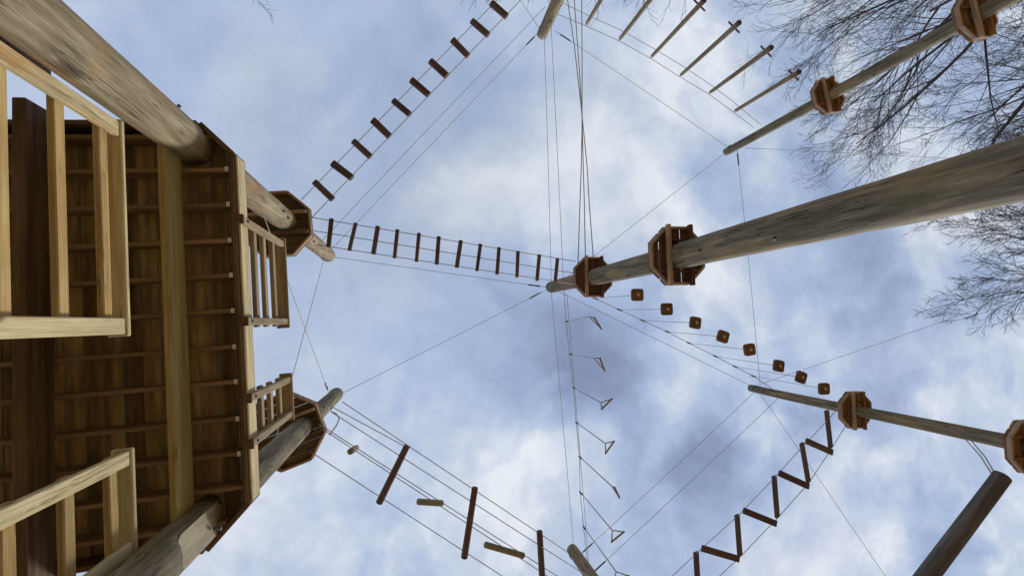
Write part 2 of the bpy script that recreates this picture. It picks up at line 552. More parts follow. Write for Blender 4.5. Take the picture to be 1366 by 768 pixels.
pole('L1', 438, 341, 0.168, 0.150, 'pole', 'tan wooden pole rising past the upper corner of the big timber deck', 1,
     bolts=((4.2, -50), (7.2, 10), (7.5, 20), (9.5, 30)))
L2_ROOT = pole('L2', 449, 525, 0.172, 0.142, 'pole_grey', 'grey wooden pole with a shaved face under the lower corner of the big timber deck', 2,
     shave=(-1.17, -0.20, 0.10, 0.99, 0.58), bolts=((4.45, 10), (9.6, -30), (10.2, 20)))
def scar(key, h0, h1, d, off, width):
    """a pale flat left where wood was shaved off a pole"""
    d = Vector(d).normalized()
    a, b = onpole(key, h0) + d * off, onpole(key, h1) + d * off
    L = (b - a).length
    e = 0.12
    pts2 = [(-L / 2, 0), (-L / 2 + e * 0.4, -width * 0.36), (-L / 2 + e, -width / 2), (L / 2 - e, -width / 2), (L / 2 - e * 0.4, -width * 0.36),
            (L / 2, 0), (L / 2 - e * 0.4, width * 0.36), (L / 2 - e, width / 2), (-L / 2 + e, width / 2), (-L / 2 + e * 0.4, width * 0.36)]
    vs, fs = prism(pts2, 0, 0.006)
    return place('shaved_face', mesh_from('shaved_face', vs, fs), MAT['scar'], L2_ROOT, frame(a, b, d))


MAT['scar'] = wood('pale_shaved_wood', [(0.25, (0.33, 0.29, 0.19)), (0.5, (0.47, 0.42, 0.29)), (0.75, (0.60, 0.55, 0.40))],
                   grain=(1.5, 24, 24), stain=(0.25, 0.22, 0.14), stain_amt=0.6, bump=0.3, cracks=0.7)
scar('L2', 3.86, 4.73, (0.99, -0.10, 0), 0.101, 0.235)
pole('C', 736, 383, 0.205, 0.140, 'pole_grey', 'thick grey pole from the right edge carrying two red brown octagon platforms, nearest of all', 3,
     bolts=((4.0, 150), (5.2, 170), (7.3, 120), (10.4, 160)))
pole('R1', 969, 202, 0.130, 0.100, 'pole_grey', 'thin grey green pole in front of the bare tree at upper right', 4, bolts=((10.9, 150), (7.5, 120)))
pole('R2', 1001, 517, 0.150, 0.092, 'pole_grey', 'thin grey pole at lower right with the hanging blocks ending at its top', 5, bolts=((10.5, 150), (7.0, -140)), lower=(1290, 578, 6.75))
pole('T', 723, 46, 0.185, 0.135, 'pole', 'knotty pole whose tip comes in at the top edge above the climbing ropes', 6, bolts=((11.0, 90), (10.6, 60)))
pole('B', 763, 733, 0.185, 0.135, 'pole_grey', 'brown grey pole whose tip comes in at the bottom edge below the rope stirrups', 7, bolts=((11.0, -90),))


# ------------------------------------------------------------------ octagon platforms on the poles
def oct_poly(ap):
    R = ap / math.cos(math.pi / 8)
    return [(R * math.cos(math.pi / 8 + k * math.pi / 4), R * math.sin(math.pi / 8 + k * math.pi / 4)) for k in range(8)]


def platform(key, h, label, ap=0.38, rot=0.0, center=None, jx=0.155, nb=5, dark='red', rim='rimred', joist_over=0.012, gap=0.026, block=True, dp=0.07):
    c = center if center is not None else onpole(key, h)
    root = thing('octagon_platform', label, 'platform', c, 'octagonal platforms around the poles')
    root.rotation_euler = (0, 0, math.radians(rot))
    RM = Matrix.Translation(c) @ Matrix.Rotation(math.radians(rot), 4, 'Z')
    poly = oct_poly(ap)
    wd = 2 * ap / nb
    for i in range(nb):
        a, b = -ap + i * wd + gap / 2, -ap + (i + 1) * wd - gap / 2
        q = clip(clip(poly, 1, 0, b), -1, 0, -a)
        # board lies along local Y; its own mesh axis X is turned onto Y so the grain follows it
        qq = [(y, -(x - (a + b) / 2)) for x, y in q]
        vs, fs = prism(qq, 0.0, 0.036)
        mm = RM @ Matrix.Translation(((a + b) / 2, 0, 0)) @ Matrix.Rotation(math.pi / 2, 4, 'Z')
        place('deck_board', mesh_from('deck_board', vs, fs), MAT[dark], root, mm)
    for k in range(8):
        a0, a1 = poly[k - 1], poly[k]
        p0, p1 = Vector((*a0, 0)), Vector((*a1, 0))
        mid = (p0 + p1) / 2; nrm = mid.normalized(); d = (p1 - p0).normalized()
        p0 = p0 - nrm * 0.020 + d * 0.006; p1 = p1 - nrm * 0.020 - d * 0.006
        z = -0.003 - dp / 2
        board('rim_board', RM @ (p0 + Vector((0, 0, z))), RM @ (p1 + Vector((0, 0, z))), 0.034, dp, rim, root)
    for s in (-1, 1):
        x = s * jx
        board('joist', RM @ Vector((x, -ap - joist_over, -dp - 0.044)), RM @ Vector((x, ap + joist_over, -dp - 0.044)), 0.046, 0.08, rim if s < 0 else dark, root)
        if block:
            board('blocking', RM @ Vector((-ap + 0.07, s * jx * 1.30, -0.037)), RM @ Vector((ap - 0.07, s * jx * 1.30, -0.037)), 0.034, 0.06, dark, root)
    return root


platform('C', 9.12, 'small dark octagon platform high on the thick pole, above the larger looking one', 0.385, 4, nb=9, gap=0.012, dp=0.045, block=False)
platform('C', 6.02, 'large looking octagon platform low on the thick pole with sky showing between its boards', 0.385, 3)
platform('R1', 8.62, 'octagon platform high on the thin pole before the bare tree at upper right', 0.36, -8, jx=0.11, dark='orange', nb=6)
platform('R1', 5.85, 'octagon platform cut by the top right edge of the picture, low on the thin pole', 0.36, -8, jx=0.11, dark='orange', nb=6)
platform('R2', 8.86, 'orange brown octagon platform above the zigzag plank bridge', 0.37, 4, jx=0.12, dark='orange', nb=6)
platform('R2', 5.95, 'octagon platform cut by the right edge just above the end of the dark log', 0.38, 4, jx=0.12, dark='orange', nb=6)
platform('T', 8.75, 'octagon platform on the pole at the top, just out of the picture', 0.38, 0)
platform('B', 8.75, 'octagon platform on the pole at the bottom, just out of the picture', 0.38, 0)
platform('L1', 8.1, 'brown octagon platform behind the slatted guardrail with the log rung bridge', 0.50, 88, center=at(370, 300, 8.1), jx=0.15, joist_over=-0.04, nb=7, dark='beam_dark', gap=0.006, block=False, dp=0.10)
platform('L2', 8.5, 'brown octagon platform behind the lower guardrail where the swinging beams begin', 0.57, 74, center=at(381, 574, 8.5), jx=0.17, joist_over=-0.04, nb=8, dark='beam_dark', gap=0.006, block=False, dp=0.10)

# ------------------------------------------------------------------ the big timber deck (tower)
def HZ(h): return CAM_Z + h


RIM_X = at(326, 440, 4.55).x
Y_TOP = at(262, 161, 4.56).y
Y_BOT = at(276, 737, 4.56).y
CH_T = (at(266, 161, 4.56), at(319, 206, 4.56))
CH_B = (at(338, 670, 4.56), at(276, 737, 4.56))
X_L = -5.2
deck = thing('timber_deck', 'large dark timber deck seen from below with beams and joists at the left', 'deck', (-2.6, 0, HZ(4.56)))
ch_x = CH_T[0].x
outline = [(X_L, Y_TOP), (ch_x, Y_TOP), (RIM_X, CH_T[1].y), (RIM_X, CH_B[0].y), (CH_B[1].x, Y_BOT), (X_L, Y_BOT)]
bw = 0.142
x = RIM_X
i = 0
while x - bw > X_L:
    a, b = x - bw + 0.005, x - 0.005
    q = clip(clip(outline, 1, 0, b), -1, 0, -a)
    xc_ = (a + b) / 2
    ys = sum(p[1] for p in q) / len(q)
    qq = [(py - ys, -(px - xc_)) for px, py in q]
    vs, fs = prism(qq, 0, 0.038)
    dz = 0.004 * math.sin(i * 2.3)
    place('deck_board', mesh_from('deck_board', vs, fs), MAT['under'], deck,
          Matrix.Translation((xc_, ys, HZ(4.752) + dz)) @ Matrix.Rotation(math.pi / 2, 4, 'Z'))
    x -= bw; i += 1
JD = 0.185
ys = [at(290, py, 4.56).y for py in (182, 226, 273, 321, 368, 415.5, 464, 511, 561, 608, 654, 700)]
for k, y in enumerate(ys):
    x1 = RIM_X - 0.066
    if y < CH_T[1].y: x1 = CH_T[0].x + (RIM_X - CH_T[0].x) * (y - CH_T[0].y) / (CH_T[1].y - CH_T[0].y) - 0.06
    if y > CH_B[0].y: x1 = RIM_X + (CH_B[1].x - RIM_X) * (y - CH_B[0].y) / (Y_BOT - CH_B[0].y) - 0.06
    board('joist', (X_L + 0.05, y, HZ(4.56 + JD / 2)), (x1, y, HZ(4.56 + JD / 2)), 0.036, JD, 'joist', deck)
    if 1 <= k <= 9:
        board('lit_joist_end', (x1 - 0.032, y, HZ(4.556)), (x1 - 0.004, y, HZ(4.556)), 0.040, 0.006, 'lit_end', deck, bev=0)  # small pale plates added where daylight catches the joist ends


def rim_piece(p, q, mat='lumber', out=0.0):
    p, q = Vector((p[0], p[1], 0)), Vector((q[0], q[1], 0))
    h0, h1 = 4.545, 4.749
    z = Vector((0, 0, HZ((h0 + h1) / 2)))
    return board('rim_board', p + z, q + z, 0.042, h1 - h0, mat, deck)


rim_piece((RIM_X - 0.043, CH_T[1].y + 0.01), (RIM_X - 0.043, CH_B[0].y - 0.01), 'beam_dark')
board('fascia_board', (RIM_X - 0.010, CH_T[1].y + 0.005, HZ(4.668)), (RIM_X - 0.010, CH_B[0].y - 0.005, HZ(4.668)), 0.020, 0.205, 'lumber', deck)
rim_piece((ch_x + 0.0, Y_TOP + 0.025), (RIM_X - 0.03, CH_T[1].y + 0.0), 'beam_dark')
rim_piece((RIM_X - 0.03, CH_B[0].y), (CH_B[1].x, Y_BOT - 0.02), 'beam_dark')
rim_piece((X_L, Y_TOP + 0.021), (ch_x - 0.02, Y_TOP + 0.021), 'beam_dark')
rim_piece((X_L, Y_BOT - 0.021), (CH_B[1].x - 0.02, Y_BOT - 0.021), 'beam_dark')
# beams under the joists
bx = at(222.5, 430, 4.26).x
board('beam', (bx, Y_TOP + 0.10, HZ(4.26 + 0.149)), (bx, Y_BOT - 0.25, HZ(4.26 + 0.149)), 0.052, 0.296, 'beam', deck)
bx2 = at(18, 450, 4.26).x
board('beam', (bx2 + 0.06, at(40, 140, 4.4).y, HZ(4.26 + 0.149)), (bx2, Y_BOT + 0.35, HZ(4.26 + 0.149)), 0.090, 0.296, 'beam_dark', deck)
br = thing('timber_brace', 'dark red brown brace crossing the sky slit below the tan pole', 'brace', at(-30, 20, 3.7))
board('plank', at(-30, 18, 3.7), at(64, 98, 4.32), 0.05, 0.12, 'rung', br)
# hidden steel posts of the tower on the far side, plain poles under the deck's left edge
for yy, lb in ((-1.45, 'short square post under the deck left of the picture, upper one'), (1.45, 'short square post under the deck left of the picture, lower one')):
    pt = thing('deck_post', lb, 'post', (-5.0, yy, 0))
    board('post', (-5.0, yy, 0), (-5.0, yy, HZ(4.55)), 0.19, 0.19, 'lumber', pt, up=(1, 0, 0))


# ------------------------------------------------------------------ guardrails
def guardrail(label, y_posts, post_x, post_w, post_t, h0, h1, rails, cap, rail_t, group, ends=0.06, ymat='lumber', foot=False):
    """posts stand outside (+X), rails on their inner side, cap board on top"""
    root = thing('guardrail', label, 'guardrail', (post_x, sum(y_posts) / 2, HZ(h0)), group)
    for y in y_posts:
        board('post', (post_x, y, HZ(h0)), (post_x, y, HZ(h1)), post_w, post_t, ymat, root, up=(1, 0, 0))
        if foot:
            board('post_end_grain', (post_x, y, HZ(h0 - 0.008)), (post_x, y, HZ(h0 + 0.001)), post_w + 0.012, post_t + 0.012, 'beam_dark', root, up=(1, 0, 0), bev=0)  # thin dark plate added for the dark end grain under the post
        log('bolt', (post_x + post_t / 2 - 0.01, y, HZ(h0 + 0.12)), (post_x + post_t / 2 + 0.012, y, HZ(h0 + 0.12)), 0.013, 0.013, 'dark_steel', root, n=6)
    ya, yb = min(y_posts) - ends, max(y_posts) + ends
    rx = post_x - post_t / 2 - rail_t / 2 - 0.001
    for hb, hh in rails:
        board('rail', (rx, ya + 0.01, HZ(hb + hh / 2)), (rx, yb - 0.01, HZ(hb + hh / 2)), rail_t, hh, 'gold_lumber' if ymat == 'lumber' else ymat, root)
    hb, cw, ct, ox = cap
    board('cap_rail', (post_x + post_t / 2 + ox - cw / 2, ya - 0.01, HZ(hb + ct / 2)), (post_x + post_t / 2 + ox - cw / 2, yb + 0.01, HZ(hb + ct / 2)), cw, ct, ymat, root)
    return root


G_UP = 'guardrails on the right edge of the big deck'
upx = RIM_X + 0.024
guardrail('guardrail of three slats on the deck edge just below the tan pole', [at(330, 292, 4.5).y, at(331, 428, 4.5).y],
          upx, 0.065, 0.045, 4.49, 5.86, [(4.93, 0.09), (5.23, 0.09), (5.56, 0.09)], (5.862, 0.13, 0.04, 0.012), 0.04, G_UP, ymat='old_lumber', foot=True)
guardrail('short slanting guardrail on the deck edge just above the shaved grey pole', [at(330.5, 531, 4.5).y, at(332, 592, 4.5).y],
          upx, 0.065, 0.045, 4.49, 5.86, [(4.93, 0.09), (5.23, 0.09), (5.56, 0.09)], (5.862, 0.13, 0.04, 0.012), 0.04, G_UP, ymat='old_lumber', foot=True)
G_LO = 'pale guardrails of the lower deck'
HC = 3.80
capx = at(167, 330, HC).x
lox = capx - 0.02 - 0.012
lo_rails = [(2.80, 0.092), (3.225, 0.092), (3.645, 0.092)]
guardrail('long pale guardrail in front of the upper half of the dark deck underside', [at(168, 172, HC).y, at(168, 434.5, HC).y],
          lox, 0.108, 0.04, 2.1, HC - 0.002, lo_rails, (HC, 0.125, 0.042, 0.012), 0.042, G_LO, ends=0.058)
guardrail('short pale guardrail in front of the lower half of the dark deck underside', [at(169, 611, HC).y, at(174, 731, HC).y],
          lox, 0.095, 0.04, 2.1, HC - 0.002, lo_rails, (HC, 0.125, 0.042, 0.012), 0.042, G_LO, ends=0.052)
# the lower deck the pale guardrails stand on (left of the picture)
ld = thing('lower_deck', 'lower timber landing left of the picture carrying the pale guardrails', 'deck', (-3.2, 0, HZ(2.2)))
ldx = lox - 0.022 - 0.044
board('rim_board', (ldx - 0.021, -1.5, HZ(2.22)), (ldx - 0.021, 2.0, HZ(2.22)), 0.042, 0.20, 'lumber', ld)
k = 0
xx = ldx
while xx > -4.6:
    board('deck_board', (xx - 0.07, -1.5, HZ(2.345)), (xx - 0.07, 2.0, HZ(2.345)), 0.132, 0.038, 'under', ld)
    xx -= 0.142
for y in (-1.3, -0.5, 0.3, 1.1, 1.8):
    board('joist', (-4.6, y, HZ(2.225)), (ldx - 0.045, y, HZ(2.225)), 0.042, 0.18, 'joist', ld)
for x_, y in ((-4.4, -1.2), (-4.4, 1.7), (ldx - 0.12, -1.2), (ldx - 0.12, 1.7)):
    board('post', (x_, y, 0), (x_, y, HZ(2.13)), 0.14, 0.14, 'lumber', ld, up=(1, 0, 0))

# ------------------------------------------------------------------ bridges
def mid(a, b): return (Vector(a) + Vector(b)) / 2


# 1. thick log rungs on two cables, from the left platform up to the top pole
HB = 8.05
R10 = [((422, 245), (442, 264)), ((446, 219.5), (467.5, 236)), ((473, 190), (493, 208)), ((499, 162.5), (518, 180)),
       ((526, 135), (545, 152)), ((551, 109), (571, 126)), ((576, 83), (595, 101)), ((605, 55.5), (623, 73)),
       ((631, 29), (649.5, 46)), ((657, 5.5), (674, 21))]
br1 = thing('log_rung_bridge', 'bridge of ten short dark log rungs climbing to the top edge', 'rope bridge', at(548, 130, HB))
for a, b in R10:
    p, q = at(*a, HB), at(*b, HB)
    d = (q - p).normalized()
    j = random.Random(int(a[0])); tz = Vector((0, 0, j.uniform(-0.02, 0.02)))
    rr = 0.055 * j.uniform(0.9, 1.12)
    log('rung', p - d * j.uniform(0.02, 0.04) + tz, q + d * j.uniform(0.02, 0.04) - tz, rr, rr * j.uniform(0.92, 1.05), 'rung', br1, n=12)
ends = [((402, 266), (704, -41)), ((416, 290), (722, -28))]
for a, b in ends:
    tube('cable', sagged(at(*a, HB) + Vector((0, 0, 0.01)), at(*b, HB + 0.15), 0.001), 0.0072, 'steel', br1)

# 2. thin rungs on three cables, left platform to the thick pole
HB2 = 8.45
S = 3.794
R12 = [((160, 120), (145, 265)), ((283, 142), (250, 282)), ((395, 158), (372, 300)), ((494, 175), (479, 320)), ((603, 193), (590, 338)),
       ((703, 210), (693, 352)), ((815, 230), (794, 368)), ((914, 248), (896, 385)), ((1008, 265), (998, 402)), ((1104, 284), (1099, 417)),
       ((1212, 302), (1200, 434)), ((1304, 320), (1292, 445))]
br2 = thing('slat_bridge', 'bridge of twelve thin upright looking slats between the left platform and the thick pole', 'rope bridge', at(580, 330, HB2))
for k, (a, b) in enumerate(R12):
    h = HB2 + 0.35 * k / 11
    p, q = at(400 + a[0] / S, 260 + a[1] / S, h), at(400 + b[0] / S, 260 + b[1] / S, h)
    j = random.Random(k); rr = 0.034 * j.uniform(0.9, 1.12)
    log('rung', p, q, rr, rr * j.uniform(0.9, 1.08), 'rung', br2, n=10)
for a, b in (((50, 112), (1395, 336)), ((60, 180), (1395, 397)), ((90, 253), (1395, 452))):
    tube('cable', [at(400 + a[0] / S, 260 + a[1] / S, HB2), at(400 + b[0] / S, 260 + b[1] / S, HB2 + 0.36)], 0.007, 'steel', br2)

# 3. swinging beams, lower left platform to the bottom pole
HB3 = 8.35
S = 3.097


def z3(x, y, h): return at(400 + x / S, 520 + y / S, h)


br3 = thing('swinging_beam_bridge', 'bridge of long dark and short pale logs on four cables at the bottom left', 'rope bridge', at(620, 680, HB3))
for a, b in (((444, 228), (326, 468)), ((724, 400), (679, 694)), ((990, 580), (1003, 800))):
    log('beam_log', z3(*a, HB3), z3(*b, HB3), 0.052, 0.056, 'rung', br3, n=12, round_end=0.015)
for a, b, dh in (((234, 238), (208, 254), 0.75), ((486, 460), (590, 467), 0.55), ((764, 637), (926, 684), 0.3)):
    log('short_log', z3(*a, HB3 + (dh if a[0] < 300 else -dh * 0.3)), z3(*b, HB3), 0.05, 0.05, 'lit_log', br3, n=12, round_end=0.012)
for a, b in (((175, 48), (1105, 668)), ((120, 62), (445, 238)), ((130, 90), (1200, 775)), ((78, 140), (1240, 880)), ((80, 152), (1150, 850)), ((45, 255), (1010, 880))):
    tube('cable', [z3(*a, HB3 + 0.02), z3(*mid((*a, 0), (*b, 0)).xy, HB3), z3(*b, HB3 + 0.02)], 0.0072, 'steel', br3)
tube('loose_rope', [z3(128, 88, HB3 + .02), z3(150, 98, HB3 - 0.03), z3(163, 118, HB3 - 0.08), z3(152, 145, HB3 - 0.12), z3(122, 186, HB3 - 0.18)], 0.010, 'rope', br3)

# 4. zigzag planks, lower right platform to the bottom pole
HB4 = 8.6
S = 3.096


def z4(x, y, h=HB4): return at(880 + x / S, 520 + y / S, h)


br4 = thing('zigzag_plank_bridge', 'zigzag of dark planks on two cables running down from the orange brown platform', 'rope bridge', z4(480, 360))
ZZ = [((699, 90), (715, 236)), ((608, 211), (710, 256)), ((596, 225), (623, 380)), ((497, 344), (612, 396)), ((481, 362), (494, 525)),
      ((350, 498), (478, 550)), ((327, 523), (339, 685)), ((178, 653), (324, 696)), ((157, 678), (166, 845)), ((-10, 810), (160, 852)), ((-30, 830), (-15, 1010))]
for k, (a, b) in enumerate(ZZ):
    zo = 0.0 if k % 2 else 0.055
    pa, pb = z4(*a), z4(*b)
    pa.z += zo; pb.z += zo
    dz_ = (pb - pa).normalized() * 0.022
    board('plank', pa - dz_, pb + dz_, 0.115, 0.05, 'rung', br4, up=(-0.40, 0.0, 1))
for pts in ([(740, 78), (690, 135), (597, 232), (482, 360), (330, 518), (165, 668), (0, 822), (-190, 1000)],
            [(772, 150), (718, 238), (620, 386), (490, 532), (335, 692), (165, 850), (-20, 1020)]):
    tube('cable', [z4(*q) + Vector((0, 0, 0.03)) for q in pts], 0.007, 'steel', br4)

# ------------------------------------------------------------------ hanging elements
# wooden blocks on ropes between thick pole and lower right pole
S = 3.415
nodes = [(185, 62), (295, 113), (403, 163), (513, 213), (613, 265), (733, 325), (822, 372), (905, 415)]
blocks = [(376, 45), (510, 110), (640, 172), (766, 235), (887, 294), (1020, 368), (1122, 420), (1226, 472)]
rots = [4, 2, 14, 22, -4, 16, 24, 3]
ordn = ['block hanging nearest to the thick pole, first of the row', 'second hanging block from the thick pole', 'third hanging block from the thick pole',
        'fourth hanging block from the thick pole, slightly turned', 'fifth hanging block, just left of the thin crossing cable',
        'sixth hanging block, just right of the thin crossing cable', 'turned hanging block next to the last one',
        'last and smallest hanging block beside the orange brown platform']
def rounded(half, rad, n=4):
    out = []
    for cx, cy, a0 in ((1, 1, 0), (-1, 1, 90), (-1, -1, 180), (1, -1, 270)):
        for i in range(n + 1):
            an = math.radians(a0 + 90 * i / n)
            out.append((cx * (half - rad) + rad * math.cos(an), cy * (half - rad) + rad * math.sin(an)))
    return out


vs, fs = [], []
for z, hf in ((-0.035, 0.110), (-0.027, 0.119), (0.027, 0.119), (0.035, 0.110)):
    vs += [(px, py, z) for px, py in rounded(hf, 0.050)]
nr = len(vs) // 4
for i in range(3):
    for j in range(nr):
        k2 = (j + 1) % nr
        fs.append((i * nr + j, i * nr + k2, (i + 1) * nr + k2, (i + 1) * nr + j))
fs += [tuple(range(nr - 1, -1, -1)), tuple(range(3 * nr, 4 * nr))]
block_me = mesh_from('block', vs, fs)
blk_cable_pts = []
for k, (nd, bl) in enumerate(zip(nodes, blocks)):
    b = at(740 + bl[0] / S, 380 + bl[1] / S, 9.12)
    dpx = at(740 + nd[0] / S, 380 + nd[1] / S, 1.0)
    hN = math.hypot(b.x, b.y) / math.hypot(dpx.x, dpx.y)
    hN = min(max(hN, 10.9), 11.5)
    n_ = at(740 + nd[0] / S, 380 + nd[1] / S, hN)
    blk_cable_pts.append(n_)
    root = thing('hanging_block', 'brown rounded wooden ' + ordn[k], 'block', b, 'row of hanging wooden blocks')
    root.rotation_euler = (math.radians(3 * math.sin(k * 2.1)), math.radians(4 * math.cos(k * 1.7)), math.radians(rots[k]))
    RMx = Matrix.Translation(b) @ root.rotation_euler.to_matrix().to_4x4()
    place('block', block_me, MAT['block'], root, RMx)
    log('knot', RMx @ Vector((0.012, -0.012, -0.062)), RMx @ Vector((0, 0, -0.033)), 0.028, 0.040, 'pad', root, n=10, round_end=0.01)
    tube('rope', [b + Vector((0, 0, 0.033)), b.lerp(n_, 0.5) - Vector((0, 0, 0.01)), n_], 0.006, 'rope', root)
    tube('clamp', [n_ - Vector((0.06, 0.03, 0)), n_ + Vector((0.06, 0.03, -0.01))], 0.019, 'dark_steel', root)
pc, pr = onpole('C', hpole('C', 762, 384)), onpole('R2', hpole('R2', 1040, 520))
o = tube('steel_cable', [pc] + blk_cable_pts + [pr], 0.0082, 'steel')
tag(o, 'cable from which the row of wooden blocks hangs', 'cable', 'cables that carry hanging elements')

# triangular stirrups on ropes between thick pole and bottom pole
ST = [((755, 429), (786, 422), (802, 438), (793, 424)), ((760, 472), (793, 478), (806.5, 494), (800, 477)),
      ((764.7, 516.5), (801.7, 536.7), (816, 532), (803, 545)), ((768.6, 563), (807.5, 591), (819, 588.5), (808, 604)),
      ((773, 608.6), (816, 648), (826, 662.5), (820, 650)), ((774, 656), (817, 707), (832, 709), (816, 722)), ((778.5, 702), (822, 762), (838, 767.5), (819, 778))]
lab = ['highest stirrup next to the thick pole, a thin slanted loop', 'second slanted stirrup below the thick pole', 'third stirrup, a small open triangle over the dark cloud',
       'fourth stirrup, a triangle leaning to the right', 'fifth stirrup, seen edge on as a single stroke', 'wide open triangle stirrup near the bottom pole',
       'lowest stirrup cut by the bottom edge']
hang = []
for k, (nd, ap_, c1, c2) in enumerate(ST):
    n_ = at(*nd, 10.9)
    dpx = at(*ap_, 1.0)
    hA = min(9.7, max(8.9, math.hypot(n_.x, n_.y) / math.hypot(dpx.x, dpx.y)))
    a = at(*ap_, hA)
    p1, p2 = at(*c1, hA - 0.22), at(*c2, hA - 0.20)
    root = thing('rope_stirrup', lab[k], 'stirrup', a, 'row of rope stirrups')
    thin = 0.006 if k < 2 else 0.0105
    tube('rope', [n_, n_.lerp(a, 0.5), a], thin, 'rope', root)
    tube('clamp', [n_ + (n_ - a).normalized() * 0.03, n_ - (n_ - a).normalized() * 0.14], 0.02, 'dark_steel', root)
    e = 0.012
    tube('stirrup_side', [a, a.lerp(p1, 0.25) + Vector((0, 0, 0.01)), p1], e, 'rope', root)
    tube('stirrup_side', [a, a.lerp(p2, 0.25) + Vector((0, 0, 0.01)), p2], e, 'rope', root)
    d = (p2 - p1).normalized()
    tube('foot_bar', [p1 - d * 0.02, p2 + d * 0.02], 0.017, 'log', root, n=8)
    hang.append(n_)
o = tube('steel_cable', [onpole('C', hpole('C', 752, 380))] + hang + [at(784, 752, 11.0)], 0.0075, 'steel')
tag(o, 'cable with clamps from which the rope stirrups hang', 'cable', 'cables that carry hanging elements')

# upright hanging logs between top pole and upper right pole
HL = [((783, 31.5), (806, -9)), ((827.5, 51.6), (872, -9)), ((870, 75), (938.7, 1.4)), ((909, 99.7), (985.5, 31)), ((948, 123), (1028.5, 64)), ((981.7, 147.6), (1065.5, 96.5))]
lab = ['first hanging log right of the top pole, shortest in view', 'second hanging log from the top pole', 'third hanging log, its foot just at the top edge',
       'fourth hanging log with a cross peg in clear sky', 'fifth hanging log, its foot before the tree twigs', 'last hanging log close to the thin upper right pole']
tops = []
for k, (a, b) in enumerate(HL):
    p = at(*a, 10.85)
    dpx = at(*b, 1.0)
    hb = math.hypot(p.x, p.y) / math.hypot(dpx.x, dpx.y)
    if k < 2: hb = 8.95
    hb = min(max(hb, 8.7), 9.2)
    q = at(*b, hb)
    if k == 0: q = Vector((p.x + 0.03, p.y - 0.02, HZ(8.95)))
    if k == 1: q = Vector((p.x + 0.03, p.y + 0.02, HZ(8.95)))
    tops.append(p)
    root = thing('hanging_log', lab[k], 'log', q, 'row of upright hanging logs')
    log('shaft', q, p, 0.054, 0.042, 'log', root, up=(1, 0, 0), n=12, rings=8, rnd=0.05, seed=k)
    c = q.lerp(p, 0.07)
    log('foot_peg', c + Vector((-0.115, -0.115, 0.0)), c + Vector((0.115, 0.115, 0.0)), 0.018, 0.018, 'rung', root, n=8)
    log('end_cap', q - Vector((0, 0, 0.03)), q + Vector((0, 0, 0.002)), 0.050, 0.058, 'rung', root, up=(1, 0, 0), n=12)
    tube('rope', [p, p + Vector((0, 0, 0.10))], 0.011, 'dark_steel', root)
o = tube('steel_cable', [at(738, 17, 10.95)] + [p + Vector((0, 0, 0.1)) for p in tops] + [at(1005, 170, 10.9)], 0.0072, 'steel')
tag(o, 'nearer of two parallel cables carrying the upright hanging logs', 'cable', 'cables that carry hanging elements')
S = 3.49
o = tube('steel_cable', [at(690 + a / S, b / S, 10.95) for a, b in ((190, 5), (360, 88), (480, 140), (640, 230), (780, 315), (900, 395), (1000, 470), (1135, 582))], 0.0072, 'steel')
tag(o, 'farther of two parallel cables beside the upright hanging logs', 'cable', 'cables that carry hanging elements')

# the dark log hung low at the right
HD = 5.6
r0, r1 = at(1337, 635, HD), at(1236, 769, HD)
d = (r1 - r0).normalized()
dl = thing('swing_log', 'thick dark log hung level from ropes at the bottom right corner', 'log', r0)
log('shaft', r0 - d * 0.01, r0 + d * 3.4, 0.108, 0.118, 'dark_log', dl, n=24, rings=30, rnd=0.02, seed=9, round_end=0.012)
for (a, b, hh) in (((1327, 631), (1296, 588), 6.3), ((1322, 630), (1288, 586), 6.4)):
    tube('rope', [at(*a, HD + 0.05), at((a[0] + b[0]) / 2 + 3, (a[1] + b[1]) / 2, HD + 0.35), at(*b, hh)], 0.010, 'rope', dl)
e0 = r0 + d * 3.2
tube('rope', [e0 + Vector((0, 0, 0.1)), e0 + d * 0.8 + Vector((0, 0, 1.0))], 0.012, 'rope', dl)

# ------------------------------------------------------------------ steel cables between pole tops
hi = 11.85
T1, T2 = at(717, 45, hi), onpole('T', hpole('T', 731, 12))
cable(at(441, 334, hi), T1, 'nearer thin cable from the left pole tip to the top pole tip', fit=(0, 1))
cable(onpole('L1', hpole('L1', 423, 328)), at(727, 10, hpole('T', 731, 12)), 'farther parallel cable from the left pole to the top pole', fit=(0, 0))
cable(at(446, 343, hi), at(728, 383, hi), 'thin cable under the slat bridge from left pole tip to thick pole tip', fit=(0, 1))
cable(at(741, 42, hi), at(970, 196, hi), 'long thin cable from the top pole tip to the thin upper right pole', fit=(1, 0))
cable(at(965, 206, hi), at(742, 381, hi), 'thin cable from the upper right pole tip to the thick pole tip', fit=(0, 0))
cable(at(983, 198, hpole('R1', 983, 198)), at(1014, 514, hi), 'upright looking thin cable between the two right hand pole tips', fit=(1, 0))
cable(at(728, 387, hi), at(455, 525, hi), 'thin cable from the thick pole tip to the lower left pole tip', fit=(1, 0))
cable(at(744, 388, hi), at(999, 513, hi), 'thin cable just left of the hanging block row', fit=(0, 0))
cable(at(1005, 524, hi), at(772, 741, hi), 'longer thin cable from the lower right pole tip to the bottom pole tip', fit=(0, 1))
cable(onpole('R2', hpole('R2', 1042, 526)), onpole('B', hpole('B', 788, 766)), 'second thin cable between lower right and bottom poles, closer to the zigzag planks', fit=(0, 1))
cable(at(726, 50, hi), at(735.5, 380, hi), 'left one of two thin parallel cables from the top pole to the thick pole tip', fit=(0, 0))
cable(onpole('T', hpole('T', 733, 20)), onpole('C', hpole('C', 752, 380)), 'right one of two thin parallel cables from the top pole to the thick pole', fit=(0, 0), sag=0.002)
cable(at(735, 386, hi), at(765, 727, hi), 'faint cable left of the stirrup row from thick pole tip to bottom pole tip', fit=(0, 0))
